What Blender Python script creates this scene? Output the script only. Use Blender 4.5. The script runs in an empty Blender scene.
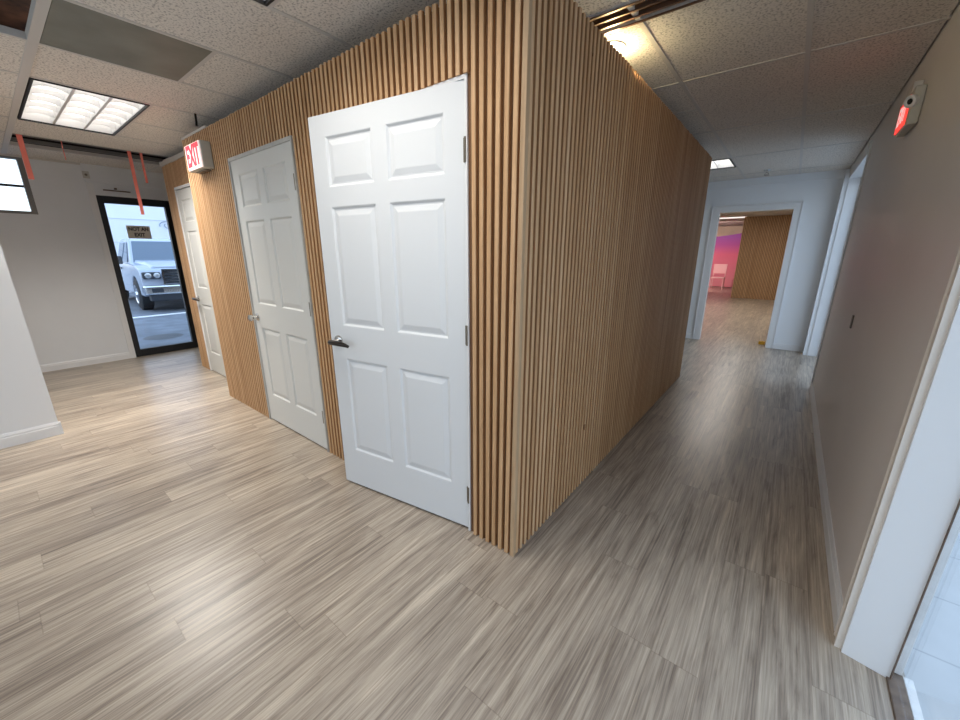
import bpy, bmesh, math, random
from mathutils import Vector, Matrix
random.seed(7)
C = bpy.context.scene.collection
PI = math.pi

# ------------------------------------------------------------------ materials
def nt(name):
    m = bpy.data.materials.new(name); m.use_nodes = True
    t = m.node_tree; b = t.nodes['Principled BSDF']
    return m, t, b
def simple(name, col, rough=.6, metal=0.0, spec=.5, bump=0, bscale=200, var=0.0, vscale=3):
    m, t, b = nt(name)
    b.inputs['Base Color'].default_value = (*col, 1)
    b.inputs['Roughness'].default_value = rough
    b.inputs['Metallic'].default_value = metal
    b.inputs['Specular IOR Level'].default_value = spec
    tc = t.nodes.new('ShaderNodeTexCoord')
    if bump:
        n = t.nodes.new('ShaderNodeTexNoise'); n.inputs['Scale'].default_value = bscale
        bp = t.nodes.new('ShaderNodeBump'); bp.inputs['Strength'].default_value = bump; bp.inputs['Distance'].default_value = .002
        t.links.new(tc.outputs['Object'], n.inputs['Vector']); t.links.new(n.outputs['Fac'], bp.inputs['Height'])
        t.links.new(bp.outputs['Normal'], b.inputs['Normal'])
    if var:
        n = t.nodes.new('ShaderNodeTexNoise'); n.inputs['Scale'].default_value = vscale; n.inputs['Detail'].default_value = 4
        r = t.nodes.new('ShaderNodeValToRGB')
        r.color_ramp.elements[0].position = .3; r.color_ramp.elements[1].position = .7
        r.color_ramp.elements[0].color = (*[c*(1-var) for c in col], 1)
        r.color_ramp.elements[1].color = (*[min(1, c*(1+var)) for c in col], 1)
        t.links.new(tc.outputs['Object'], n.inputs['Vector']); t.links.new(n.outputs['Fac'], r.inputs['Fac'])
        t.links.new(r.outputs['Color'], b.inputs['Base Color'])
    return m
def emis(name, col, s):
    m, t, b = nt(name)
    b.inputs['Base Color'].default_value = (*col, 1)
    b.inputs['Emission Color'].default_value = (*col, 1)
    b.inputs['Emission Strength'].default_value = s
    return m
def glass_mat(name, tint=(1, 1, 1)):
    m = bpy.data.materials.new(name); m.use_nodes = True; t = m.node_tree; t.nodes.clear()
    o = t.nodes.new('ShaderNodeOutputMaterial'); mx = t.nodes.new('ShaderNodeMixShader')
    tr = t.nodes.new('ShaderNodeBsdfTransparent'); tr.inputs['Color'].default_value = (*tint, 1)
    g = t.nodes.new('ShaderNodeBsdfGlossy'); g.inputs['Roughness'].default_value = .02
    lw = t.nodes.new('ShaderNodeLayerWeight'); lw.inputs['Blend'].default_value = .5
    pw = t.nodes.new('ShaderNodeMath'); pw.operation = 'POWER'; pw.inputs[1].default_value = 5
    ma = t.nodes.new('ShaderNodeMath'); ma.operation = 'MULTIPLY_ADD'; ma.inputs[1].default_value = .5; ma.inputs[2].default_value = .02
    t.links.new(lw.outputs['Facing'], pw.inputs[0]); t.links.new(pw.outputs[0], ma.inputs[0])
    t.links.new(ma.outputs[0], mx.inputs['Fac']); t.links.new(tr.outputs[0], mx.inputs[1]); t.links.new(g.outputs[0], mx.inputs[2])
    t.links.new(mx.outputs[0], o.inputs['Surface'])
    return m

def math_node(t, op, a, b=None, c=None):
    n = t.nodes.new('ShaderNodeMath'); n.operation = op
    for i, v in enumerate((a, b, c)):
        if v is None: continue
        if isinstance(v, (int, float)): n.inputs[i].default_value = v
        else: t.links.new(v, n.inputs[i])
    return n.outputs[0]

def floor_mat():
    m, t, b = nt('plank_floor')
    L = t.links.new
    tc = t.nodes.new('ShaderNodeTexCoord'); sp = t.nodes.new('ShaderNodeSeparateXYZ'); L(tc.outputs['Object'], sp.inputs[0])
    X, Y = sp.outputs['X'], sp.outputs['Y']
    W, LEN = .153, 1.22
    u = math_node(t, 'DIVIDE', math_node(t, 'ADD', X, 20.058), W)
    row = math_node(t, 'FLOOR', u)
    wn = t.nodes.new('ShaderNodeTexWhiteNoise'); wn.noise_dimensions = '1D'; L(row, wn.inputs['W'])
    v = math_node(t, 'DIVIDE', math_node(t, 'ADD', Y, math_node(t, 'MULTIPLY', wn.outputs['Value'], 9.7)), LEN)
    seg = math_node(t, 'FLOOR', v)
    cb = t.nodes.new('ShaderNodeCombineXYZ'); L(row, cb.inputs[0]); L(seg, cb.inputs[1])
    wn2 = t.nodes.new('ShaderNodeTexWhiteNoise'); wn2.noise_dimensions = '2D'; L(cb.outputs[0], wn2.inputs['Vector'])
    rnd = wn2.outputs['Value']
    # coordinates with an offset per plank
    def coords(sx, sy, ofs):
        c = t.nodes.new('ShaderNodeCombineXYZ')
        L(math_node(t, 'MULTIPLY', X, sx), c.inputs[0]); L(math_node(t, 'MULTIPLY', Y, sy), c.inputs[1])
        L(math_node(t, 'MULTIPLY', rnd, ofs), c.inputs[2]); return c.outputs[0]
    def noise(vec, scale, detail=6, rough=.6, dist=0):
        n = t.nodes.new('ShaderNodeTexNoise'); n.inputs['Scale'].default_value = scale
        n.inputs['Detail'].default_value = detail; n.inputs['Roughness'].default_value = rough; n.inputs['Distortion'].default_value = dist
        L(vec, n.inputs['Vector']); return n.outputs['Fac']
    fine = noise(coords(1, .014, 37), 130, 6, .7, .12)
    mid = noise(coords(1, .045, 53), 34, 6, .68, .7)
    big = noise(coords(1, .13, 71), 10, 4, .6, 1.6)
    f = math_node(t, 'ADD', math_node(t, 'MULTIPLY', fine, .42), math_node(t, 'ADD', math_node(t, 'MULTIPLY', mid, .34), math_node(t, 'MULTIPLY', big, .24)))
    f = math_node(t, 'ADD', f, math_node(t, 'MULTIPLY', math_node(t, 'SUBTRACT', rnd, .5), .05))
    r = t.nodes.new('ShaderNodeValToRGB'); L(f, r.inputs['Fac'])
    cr = r.color_ramp
    cr.elements[0].position = .36; cr.elements[0].color = (.13, .098, .074, 1)
    cr.elements[1].position = .64; cr.elements[1].color = (.66, .565, .445, 1)
    e = cr.elements.new(.44); e.color = (.25, .20, .156, 1)
    e = cr.elements.new(.51); e.color = (.38, .315, .247, 1)
    e = cr.elements.new(.57); e.color = (.48, .405, .318, 1)
    st = noise(coords(1, .085, 91), 13, 5, .62, 2.2)
    mr = t.nodes.new('ShaderNodeMapRange'); mr.interpolation_type = 'SMOOTHSTEP'; L(st, mr.inputs['Value']); mr.inputs['From Min'].default_value = .56; mr.inputs['From Max'].default_value = .68
    st2 = noise(coords(1, .02, 17), 210, 4, .6, .3)
    mr2 = t.nodes.new('ShaderNodeMapRange'); L(st2, mr2.inputs['Value']); mr2.inputs['From Min'].default_value = .60; mr2.inputs['From Max'].default_value = .70
    dk = math_node(t, 'ADD', math_node(t, 'MULTIPLY', mr.outputs[0], .42), math_node(t, 'MULTIPLY', mr2.outputs[0], .28))
    m0 = t.nodes.new('ShaderNodeMixRGB'); m0.blend_type = 'MULTIPLY'; m0.inputs['Color2'].default_value = (.42, .37, .33, 1)
    L(dk, m0.inputs['Fac']); L(r.outputs['Color'], m0.inputs['Color1'])
    # seams
    fu = math_node(t, 'FRACT', u); fv = math_node(t, 'FRACT', v)
    eu = math_node(t, 'MINIMUM', fu, math_node(t, 'SUBTRACT', 1, fu))
    ev = math_node(t, 'MINIMUM', fv, math_node(t, 'SUBTRACT', 1, fv))
    su = math_node(t, 'LESS_THAN', eu, .0035 / W * .55); sv = math_node(t, 'LESS_THAN', ev, .0030 / LEN * .6)
    s = math_node(t, 'MAXIMUM', su, sv)
    mx = t.nodes.new('ShaderNodeMixRGB'); mx.blend_type = 'MULTIPLY'; mx.inputs['Color2'].default_value = (.55, .5, .47, 1)
    L(math_node(t, 'MULTIPLY', s, .45), mx.inputs['Fac']); L(m0.outputs['Color'], mx.inputs['Color1'])
    L(mx.outputs['Color'], b.inputs['Base Color'])
    rr = t.nodes.new('ShaderNodeMapRange'); L(fine, rr.inputs['Value']); rr.inputs['To Min'].default_value = .26; rr.inputs['To Max'].default_value = .37
    L(rr.outputs[0], b.inputs['Roughness'])
    b.inputs['Specular IOR Level'].default_value = .55
    bp = t.nodes.new('ShaderNodeBump'); bp.inputs['Strength'].default_value = .25; bp.inputs['Distance'].default_value = .001
    L(math_node(t, 'SUBTRACT', f, math_node(t, 'MULTIPLY', s, .4)), bp.inputs['Height']); L(bp.outputs['Normal'], b.inputs['Normal'])
    return m

def slat_mat(name, c0, c1, c2):
    m, t, b = nt(name); L = t.links.new
    tc = t.nodes.new('ShaderNodeTexCoord'); mp = t.nodes.new('ShaderNodeMapping'); mp.inputs['Scale'].default_value = (1, 1, .035)
    L(tc.outputs['Object'], mp.inputs['Vector'])
    g = t.nodes.new('ShaderNodeNewGeometry')
    ad = t.nodes.new('ShaderNodeVectorMath'); ad.operation = 'ADD'
    cb = t.nodes.new('ShaderNodeCombineXYZ'); L(math_node(t, 'MULTIPLY', g.outputs['Random Per Island'], 40), cb.inputs[2])
    L(mp.outputs[0], ad.inputs[0]); L(cb.outputs[0], ad.inputs[1])
    n = t.nodes.new('ShaderNodeTexNoise'); n.inputs['Scale'].default_value = 120; n.inputs['Detail'].default_value = 5
    L(ad.outputs[0], n.inputs['Vector'])
    n2 = t.nodes.new('ShaderNodeTexNoise'); n2.inputs['Scale'].default_value = 14; L(ad.outputs[0], n2.inputs['Vector'])
    f = math_node(t, 'ADD', math_node(t, 'MULTIPLY', n.outputs['Fac'], .5), math_node(t, 'ADD', math_node(t, 'MULTIPLY', n2.outputs['Fac'], .34), math_node(t, 'MULTIPLY', g.outputs['Random Per Island'], .16)))
    r = t.nodes.new('ShaderNodeValToRGB'); L(f, r.inputs['Fac']); cr = r.color_ramp
    cr.elements[0].position = .3; cr.elements[0].color = (*c0, 1)
    cr.elements[1].position = .7; cr.elements[1].color = (*c2, 1)
    e = cr.elements.new(.5); e.color = (*c1, 1)
    # occasional knots
    mp2 = t.nodes.new('ShaderNodeMapping'); mp2.inputs['Scale'].default_value = (1, 1, .45); L(tc.outputs['Object'], mp2.inputs['Vector'])
    vo = t.nodes.new('ShaderNodeTexVoronoi'); vo.inputs['Scale'].default_value = 2.3; L(mp2.outputs[0], vo.inputs['Vector'])
    k = math_node(t, 'LESS_THAN', vo.outputs['Distance'], .022)
    mx = t.nodes.new('ShaderNodeMixRGB'); mx.blend_type = 'MULTIPLY'; mx.inputs['Color2'].default_value = (.35, .25, .18, 1)
    L(math_node(t, 'MULTIPLY', k, .8), mx.inputs['Fac']); L(r.outputs['Color'], mx.inputs['Color1'])
    L(mx.outputs['Color'], b.inputs['Base Color']); b.inputs['Roughness'].default_value = .5
    b.inputs['Specular IOR Level'].default_value = .35
    return m

def tile_mat():
    m, t, b = nt('ceiling_tile'); L = t.links.new
    tc = t.nodes.new('ShaderNodeTexCoord')
    n = t.nodes.new('ShaderNodeTexNoise'); n.inputs['Scale'].default_value = 95; n.inputs['Detail'].default_value = 4
    n2 = t.nodes.new('ShaderNodeTexNoise'); n2.inputs['Scale'].default_value = 1.6; n2.inputs['Detail'].default_value = 3
    L(tc.outputs['Object'], n.inputs['Vector']); L(tc.outputs['Object'], n2.inputs['Vector'])
    r = t.nodes.new('ShaderNodeValToRGB'); cr = r.color_ramp; L(n.outputs['Fac'], r.inputs['Fac'])
    cr.elements[0].position = .33; cr.elements[0].color = (.42, .39, .355, 1)
    cr.elements[1].position = .50; cr.elements[1].color = (.83, .785, .72, 1)
    r2 = t.nodes.new('ShaderNodeValToRGB'); L(n2.outputs['Fac'], r2.inputs['Fac'])
    r2.color_ramp.elements[0].color = (.88, .86, .84, 1); r2.color_ramp.elements[1].color = (1, 1, 1, 1)
    mx = t.nodes.new('ShaderNodeMixRGB'); mx.blend_type = 'MULTIPLY'; mx.inputs['Fac'].default_value = 1
    L(r.outputs['Color'], mx.inputs['Color1']); L(r2.outputs['Color'], mx.inputs['Color2']); L(mx.outputs['Color'], b.inputs['Base Color'])
    bp = t.nodes.new('ShaderNodeBump'); bp.inputs['Strength'].default_value = .5; bp.inputs['Distance'].default_value = .003
    L(n.outputs['Fac'], bp.inputs['Height']); L(bp.outputs['Normal'], b.inputs['Normal'])
    b.inputs['Roughness'].default_value = .95; b.inputs['Specular IOR Level'].default_value = .1
    return m

def paver_mat():
    m, t, b = nt('concrete_paver'); L = t.links.new
    tc = t.nodes.new('ShaderNodeTexCoord'); sp = t.nodes.new('ShaderNodeSeparateXYZ'); L(tc.outputs['Object'], sp.inputs[0])
    def line(o, sz, off):
        f = math_node(t, 'FRACT', math_node(t, 'DIVIDE', math_node(t, 'ADD', o, off), sz))
        return math_node(t, 'LESS_THAN', f, .008 / sz)
    s = math_node(t, 'MAXIMUM', line(sp.outputs['X'], .62, 10.04), line(sp.outputs['Y'], .388, 9.755))
    n = t.nodes.new('ShaderNodeTexNoise'); n.inputs['Scale'].default_value = 9; n.inputs['Detail'].default_value = 6; L(tc.outputs['Object'], n.inputs['Vector'])
    r = t.nodes.new('ShaderNodeValToRGB'); L(n.outputs['Fac'], r.inputs['Fac'])
    r.color_ramp.elements[0].color = (.42, .44, .45, 1); r.color_ramp.elements[1].color = (.52, .54, .55, 1)
    mx = t.nodes.new('ShaderNodeMixRGB'); mx.inputs['Color2'].default_value = (.33, .35, .37, 1); L(s, mx.inputs['Fac']); L(r.outputs['Color'], mx.inputs['Color1'])
    L(mx.outputs['Color'], b.inputs['Base Color']); b.inputs['Roughness'].default_value = .8
    return m

M = {}
M['floor'] = floor_mat()
M['slat'] = slat_mat('oak_slat', (.43, .238, .112), (.56, .338, .172), (.67, .445, .255))
M['slatback_shaded'] = slat_mat('oak_groove_shaded', (.13, .062, .026), (.17, .082, .035), (.21, .105, .045))  # shade of the grooves put into a darker backing colour
M['slatside_shaded'] = slat_mat('oak_slat_side_shaded', (.26,.125,.05), (.34,.17,.07), (.42,.22,.10))  # darker copy of the oak, side-face shade put into its colour
M['tile'] = tile_mat()
M['tee'] = simple('grid_tee', (.60, .57, .53), .5, spec=.3)
M['wall'] = simple('wall_paint', (.72, .735, .755), .55, bump=.15, bscale=120, var=.02)
M['wallgrey'] = simple('grey_wall_paint', (.72, .67, .63), .42, bump=.1, bscale=90, var=.03, vscale=1.5)
M['white'] = simple('white_paint', (.76, .77, .78), .4, bump=.08, bscale=60)
M['endwhite'] = simple('end_wall_paint', (.78, .80, .82), .5, bump=.1, bscale=100)
M['trimw'] = simple('trim_paint', (.74, .74, .74), .35)
M['beige_trim'] = simple('beige_trim_paint', (.72, .66, .59), .45)
M['door'] = simple('door_paint', (.70, .715, .725), .35, bump=.12, bscale=160)
M['doorold'] = simple('old_door_paint', (.64, .635, .60), .4, bump=.12, bscale=160)
M['jambp'] = simple('jamb_paint', (.50, .485, .45), .5, var=.12, vscale=8)
M['chrome'] = simple('satin_nickel', (.62, .6, .57), .22, 1.0)
M['steel'] = simple('hinge_steel', (.22, .19, .15), .4, 1.0)
M['bronze'] = simple('dark_bronze', (.035, .028, .024), .3, .7)
M['black'] = simple('black_metal', (.006, .006, .007), .5)
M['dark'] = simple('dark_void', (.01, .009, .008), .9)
M['alu'] = simple('aluminium', (.72, .71, .69), .4, .35, var=.06, vscale=30)
M['brownwood'] = simple('threshold_wood', (.16, .115, .085), .6, var=.3, vscale=25)
M['deck'] = simple('roof_deck_wood', (.10, .042, .022), .7, var=.7, vscale=9)
M['greypanel'] = simple('grey_green_panel', (.205, .20, .165), .5, spec=.3, var=.16, vscale=5)
M['lamp'] = emis('lamp_reflector', (1, .98, .95), .62)
M['tube'] = emis('lamp_tube', (1, .97, .92), 1.7)
M['louver'] = simple('louver_white', (.72, .72, .72), .3)
M['signbox'] = simple('sign_housing', (.50, .48, .42), .5)
M['signwhite'] = emis('sign_face', (1, .80, .77), .38)
M['signred'] = emis('sign_letters', (.85, .04, .07), .5)
M['red2'] = emis('sign_red_lens', (1, .06, .045), .8)
M['ribbon'] = simple('coral_ribbon', (.85, .22, .17), .6)
M['plate'] = simple('sign_plate', (.82, .78, .68), .5, .0)
M['ink'] = simple('black_ink', (.012, .012, .012), .6)
M['glass'] = glass_mat('clear_glass')
M['bulb'] = emis('warm_bulb', (1, .82, .46), 110)
M['asphalt'] = simple('asphalt', (.15, .17, .205), .9, bump=.3, bscale=60, var=.2, vscale=3)
M['stripe'] = simple('kerb_white', (.85, .86, .88), .7)
M['paver'] = paver_mat()
M['siding'] = simple('white_siding', (.74, .79, .88), .5, var=.03, vscale=.4)
M['truckp'] = simple('truck_paint', (.44, .49, .59), .15, .15)
M['truckd'] = simple('truck_dark_plastic', (.03, .035, .045), .5)
M['truckg'] = simple('truck_window', (.07, .11, .17), .05, spec=.9)
M['truckc'] = simple('truck_chrome', (.72, .75, .8), .12, 1.0)
M['tyre'] = simple('tyre_rubber', (.025, .027, .03), .8)
M['lens'] = simple('headlight_lens', (.55, .58, .62), .1, .6)
M['bag'] = simple('yellow_plastic', (.75, .45, .04), .5)
M['pinkplastic'] = simple('pink_plastic', (.92, .55, .55), .4)
M['tan'] = simple('tan_wall_paint', (.70, .62, .46), .6, var=.1, vscale=2)

# pink backdrop: colour ramp from coral up to purple
mb, tb, bb = nt('gradient_backdrop')
tcb = tb.nodes.new('ShaderNodeTexCoord'); spb = tb.nodes.new('ShaderNodeSeparateXYZ'); tb.links.new(tcb.outputs['Object'], spb.inputs[0])
mrb = tb.nodes.new('ShaderNodeMapRange'); mrb.inputs['From Min'].default_value = .0; mrb.inputs['From Max'].default_value = 2.1
tb.links.new(spb.outputs['Z'], mrb.inputs['Value'])
rb = tb.nodes.new('ShaderNodeValToRGB'); tb.links.new(mrb.outputs[0], rb.inputs['Fac'])
rb.color_ramp.elements[0].position = .1; rb.color_ramp.elements[0].color = (.88, .32, .38, 1)
rb.color_ramp.elements[1].position = .95; rb.color_ramp.elements[1].color = (.40, .12, .50, 1)
e = rb.color_ramp.elements.new(.62); e.color = (.88, .20, .32, 1)
e = rb.color_ramp.elements.new(.8); e.color = (.55, .12, .42, 1)
tb.links.new(rb.outputs['Color'], bb.inputs['Base Color']); bb.inputs['Roughness'].default_value = .7
M['backdrop'] = mb

# ------------------------------------------------------------------ mesh helpers
class MB:
    def __init__(s): s.bm = bmesh.new()
    def box(s, x0, x1, y0, y1, z0, z1):
        v = [s.bm.verts.new(p) for p in ((x0,y0,z0),(x1,y0,z0),(x1,y1,z0),(x0,y1,z0),(x0,y0,z1),(x1,y0,z1),(x1,y1,z1),(x0,y1,z1))]
        for f in ((0,3,2,1),(4,5,6,7),(0,1,5,4),(1,2,6,5),(2,3,7,6),(3,0,4,7)): s.bm.faces.new([v[i] for i in f])
        return s
    def quad(s, *ps):
        s.bm.faces.new([s.bm.verts.new(p) for p in ps]); return s
    def prism(s, pts, vec):
        """closed polygon pts (3-D) extruded by vec"""
        a = [s.bm.verts.new(p) for p in pts]; b = [s.bm.verts.new(Vector(p) + Vector(vec)) for p in pts]
        n = len(pts)
        s.bm.faces.new(a[::-1]); s.bm.faces.new(b)
        for i in range(n): s.bm.faces.new((a[i], a[(i+1) % n], b[(i+1) % n], b[i]))
        return s
    def lathe(s, prof, origin, axis, seg=24):
        """prof: list of (radius, height along axis)"""
        ax = Vector(axis).normalized(); t = Vector((0,0,1)) if abs(ax.z) < .9 else Vector((1,0,0))
        u = ax.cross(t).normalized(); w = ax.cross(u); o = Vector(origin)
        rings = []
        for r, h in prof:
            if r < 1e-6: rings.append([s.bm.verts.new(o + ax*h)])
            else: rings.append([s.bm.verts.new(o + ax*h + (u*math.cos(2*PI*k/seg) + w*math.sin(2*PI*k/seg))*r) for k in range(seg)])
        for a, b in zip(rings, rings[1:]):
            for k in range(seg):
                k2 = (k+1) % seg
                if len(a) == 1 and len(b) == 1: continue
                if len(a) == 1: s.bm.faces.new((a[0], b[k], b[k2]))
                elif len(b) == 1: s.bm.faces.new((a[k], b[0], a[k2]))
                else: s.bm.faces.new((a[k], b[k], b[k2], a[k2]))
        for rg in (rings[0], rings[-1]):
            if len(rg) > 1:
                try: s.bm.faces.new(rg)
                except ValueError: pass
        return s
    def tube(s, pts, r, seg=10):
        pts = [Vector(p) for p in pts]; rings = []
        for i, p in enumerate(pts):
            d = (pts[min(i+1, len(pts)-1)] - pts[max(i-1, 0)]).normalized()
            t = Vector((0,0,1)) if abs(d.z) < .9 else Vector((1,0,0))
            u = d.cross(t).normalized(); w = d.cross(u)
            rr = r[i] if isinstance(r, (list, tuple)) else r
            rings.append([s.bm.verts.new(p + (u*math.cos(2*PI*k/seg) + w*math.sin(2*PI*k/seg))*rr) for k in range(seg)])
        for a, b in zip(rings, rings[1:]):
            for k in range(seg): s.bm.faces.new((a[k], b[k], b[(k+1) % seg], a[(k+1) % seg]))
        s.bm.faces.new(rings[0]); s.bm.faces.new(rings[-1]); return s
    def build(s, name, mat, parent=None, bevel=0, smooth=False, label=None):
        bmesh.ops.recalc_face_normals(s.bm, faces=s.bm.faces)
        me = bpy.data.meshes.new(name); s.bm.to_mesh(me); s.bm.free()
        me.materials.append(mat); o = bpy.data.objects.new(name, me); C.objects.link(o)
        if parent is not None: o.parent = parent
        if smooth:
            for p in me.polygons: p.use_smooth = True
            md = o.modifiers.new('edges', 'EDGE_SPLIT'); md.split_angle = math.radians(40)
        if bevel:
            md = o.modifiers.new('bevel', 'BEVEL'); md.width = bevel; md.segments = 2; md.limit_method = 'ANGLE'
        if label: o['label'] = label
        return o

def tag(o, label, cat, group=None, kind=None):
    o['label'] = label; o['category'] = cat
    if group: o['group'] = group
    if kind: o['kind'] = kind
    return o
def struct(o, label, cat): return tag(o, label, cat, kind='structure')
def empty(name, loc=(0,0,0), rz=0):
    o = bpy.data.objects.new(name, None); C.objects.link(o); o.location = loc; o.rotation_euler = (0,0,rz); return o

FX = -.812      # side slat face
FY = 1.281      # front slat face
RX = .377       # hall side of the right wall
LX = -6.91      # inside of the left end wall
EY = 7.17       # end wall of the hall
CZ = 2.43       # ceiling
TOP = 3.05      # roof deck
SZ = 2.318      # top of the slats

# ------------------------------------------------------------------ floor
f = MB()
f.box(LX-.1, .49, -3.0, EY+.12, -.1, 0)
f.box(-5, 3, EY+.12, 20.6, -.1, 0)
struct(f.build('floor', M['floor']), 'greige wood-look plank floor running the length of the hall and room', 'floor')

# ------------------------------------------------------------------ ceiling of lay-in tiles
xl = [RX] + [-.125 - .615*k for k in range(11)] + [LX]
base = [(-3.0,-2.04),(-2.04,-.82),(-.82,.40),(.40,1.62),(1.62,2.84),(2.84,4.06),(4.06,5.5),(5.5,6.75),(6.75,EY)]
def cells(i):
    if i in (0, 1): return [(-3.0,-2.04),(-2.04,-.82),(-.82,.40),(.40,1.10),(1.10,1.955),(2.12,2.97),(2.97,4.25),(4.25,5.5),(5.5,6.75),(6.75,EY)]
    if i == 2: return [(-3.0,-2.04),(-2.04,-.82),(-.82,.40),(1.01,1.955),(2.12,2.97),(2.97,3.56),(3.56,4.25),(4.25,5.5),(6.11,6.75),(6.75,EY)]
    if i == 3: return [(-3.0,-2.04),(-2.04,-.82),(-.82,.40),(1.01,1.62)] + base[4:]
    if i == 5: return [(-3.0,-2.04),(-2.04,-.82),(-.82,-.21),(1.01,1.62)] + base[4:]
    if i in (7, 8): return base[:3] + [(1.01,1.62)] + base[4:]
    if i == 10: return base[:3] + base[4:]
    return base
tl, te = MB(), MB()
g = .009; done = set()
for i in range(12):
    x1, x0 = xl[i], xl[i+1]
    for (a, b) in cells(i):
        tl.box(x0+g, x1-g, a+g, b-g, CZ, CZ+.018)
        for yy in (a, b):
            if (i, round(yy, 3)) in done: continue
            done.add((i, round(yy, 3))); te.box(x0, x1, yy-.0115, yy+.0115, CZ-.003, CZ+.03)
for x in xl[1:-1]:
    if abs(x+3.2) < .02 or abs(x+2.585) < .02 or abs(x + 1.97) < .02 or abs(x+5.66) < .02: pass
    te.box(x-.0115, x+.0115, -3.0, EY, CZ-.0035, CZ+.03) if abs(x+4.43) > .02 and abs(x+1.355) > .02 else (te.box(x-.0115, x+.0115, -3.0, .40, CZ-.0035, CZ+.03), te.box(x-.0115, x+.0115, 1.01, EY, CZ-.0035, CZ+.03))
te.box(LX, RX, .380, .420, CZ-.006, CZ+.03)
ce = tl.build('ceiling', M['tile']); struct(ce, 'suspended ceiling of speckled off-white lay-in tiles', 'ceiling')
te.build('ceiling_grid', M['tee'], ce)
rm = MB(); rm.box(LX-.1, .5, -3.1, EY+.12, TOP, TOP+.1)
struct(rm.build('ceiling_deck', M['deck']), 'brown timber roof deck seen through the open ceiling hole', 'ceiling')
an = MB(); an.box(LX-.1, RX+.05, -3.0, -2.97, CZ-.02, CZ); an.box(LX, LX+.02, -3, 4, CZ-.02, CZ)
struct(an.build('trim_1', M['tee']), 'pale angle strip where the ceiling meets the left end wall', 'trim')
# ducts / joist seen inside the hole
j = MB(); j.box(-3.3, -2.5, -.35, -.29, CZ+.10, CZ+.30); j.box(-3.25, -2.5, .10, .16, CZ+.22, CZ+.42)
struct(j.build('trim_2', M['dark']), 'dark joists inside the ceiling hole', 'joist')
# rails inside the open slot
r_ = MB(); r_.box(-6.14, -6.11, .42, 1.9, CZ+.015, CZ+.045); r_.box(-6.03, -6.015, .42, 1.9, CZ+.05, CZ+.07)
r_.box(-6.30, -5.60, .30, .36, CZ+.04, CZ+.5)
tag(r_.build('ceiling_rail', simple('rail_grey', (.16,.15,.14), .5)), 'grey rails showing in the open ceiling slot near the left end wall', 'rail')
vd = MB(); vd.box(-6.40, -5.55, .25, 1.80, CZ+.46, CZ+.50); vd.box(-6.32,-6.29,.25,1.80,CZ+.02,CZ+.46)  # black sheets put in so the slot's inside reads as dark shade
struct(vd.build('trim_3', M['dark']), 'black sheets added over the open ceiling slot as its shade', 'trim')

# grey-green panel filling one grid cell
tag(MB().box(-3.19, -2.597, .422, 1.0, CZ-.004, CZ+.012).build('ceiling_panel', M['greypanel'], bevel=.002), 'flat grey-green panel filling one ceiling cell above the open door', 'panel')

# ------------------------------------------------------------------ walls
def wall(name, boxes, mat, label):
    w = MB()
    for b in boxes: w.box(*b)
    return struct(w.build(name, mat), label, 'wall')
# right wall: two doorways
OZ = 2.30
wall('wall_right', [(RX,.50,-3.1,-.45,0,TOP), (RX,.50,1.66,5.2,0,TOP), (RX,.50,6.97,EY+.12,0,TOP), (RX,.50,-.45,1.66,OZ,TOP), (RX,.50,5.2,6.97,OZ,TOP)],
     M['wallgrey'], 'grey-brown painted wall along the right side of the hall')
# reveals in white
rv = MB()
rv.prism([(RX+.001,1.646,0),(.497,1.622,0),(.497,1.66,0),(RX+.001,1.66,0)],(0,0,OZ)); rv.box(RX+.001,.497,-.45,-.438,0,OZ); rv.box(RX+.001,.497,-.438,1.648,OZ-.012,OZ)
struct(rv.build('trim_4', M['white']), 'white jamb lining of the near right doorway', 'jamb')
rv = MB()
rv.box(RX+.001,.497,5.2,5.212,0,OZ); rv.box(RX+.001,.497,6.958,6.97,0,OZ); rv.box(RX+.001,.497,5.212,6.958,OZ-.012,OZ)
rv.box(RX-.045,RX,6.97,7.09,0,OZ+.05)
struct(rv.build('trim_5', M['white']), 'white jamb lining of the far right doorway at the hall end', 'jamb')
# beige casing on the wall beside the near doorway
cs = MB(); cs.prism([(RX,1.66,0),(RX-.018,1.66,0),(RX-.018,1.675,0),(RX-.012,1.682,0),(RX-.012,1.712,0),(RX-.016,1.718,0),(RX-.007,1.738,0),(RX,1.738,0)], (0,0,OZ+.07))
struct(cs.build('trim_6', M['beige_trim']), 'beige moulded casing on the right wall beside the near doorway', 'trim')
cs = MB(); cs.box(RX-.012,RX,5.135,5.2,0,OZ+.06)
struct(cs.build('trim_7', M['trimw']), 'thin casing where the grey wall ends at the far doorway', 'trim')
# left end wall with window and glass door
DY0, DY1, DZ = 1.06, 1.80, 2.085
WY0, WY1, WZ0, WZ1 = -1.2, .53, 1.82, 2.425
wall('wall_left', [(LX-.12,LX,-3.1,WY0,0,TOP),(LX-.12,LX,WY0,WY1,0,WZ0),(LX-.12,LX,WY0,WY1,WZ1,TOP),(LX-.12,LX,WY1,DY0,0,TOP),(LX-.12,LX,DY0,DY1,DZ,TOP),(LX-.12,LX,DY1,3.1,0,TOP)],
     M['wall'], 'light grey end wall with the black glass door and the high window')
wall('wall_near_back', [(LX-.1,-4.5,-3.1,-3.0,0,TOP),(-4.5,.5,-3.1,-3.0,0,.35),(-4.5,.5,-3.1,-3.0,2.3,TOP),(-4.5,-4.1,-3.1,-3.0,.35,2.3),(-.1,.5,-3.1,-3.0,.35,2.3)], M['wall'], 'wall behind the viewpoint')
wall('wall_partition', [(-4.50,-4.377,-3.0,.112,0,TOP)], M['white'], 'short white partition wall end at the left edge')
wall('wall_passage', [(LX-.1,-5.72,3.0,3.1,0,TOP)], M['wall'], 'wall closing the passage behind the slatted block')
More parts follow.
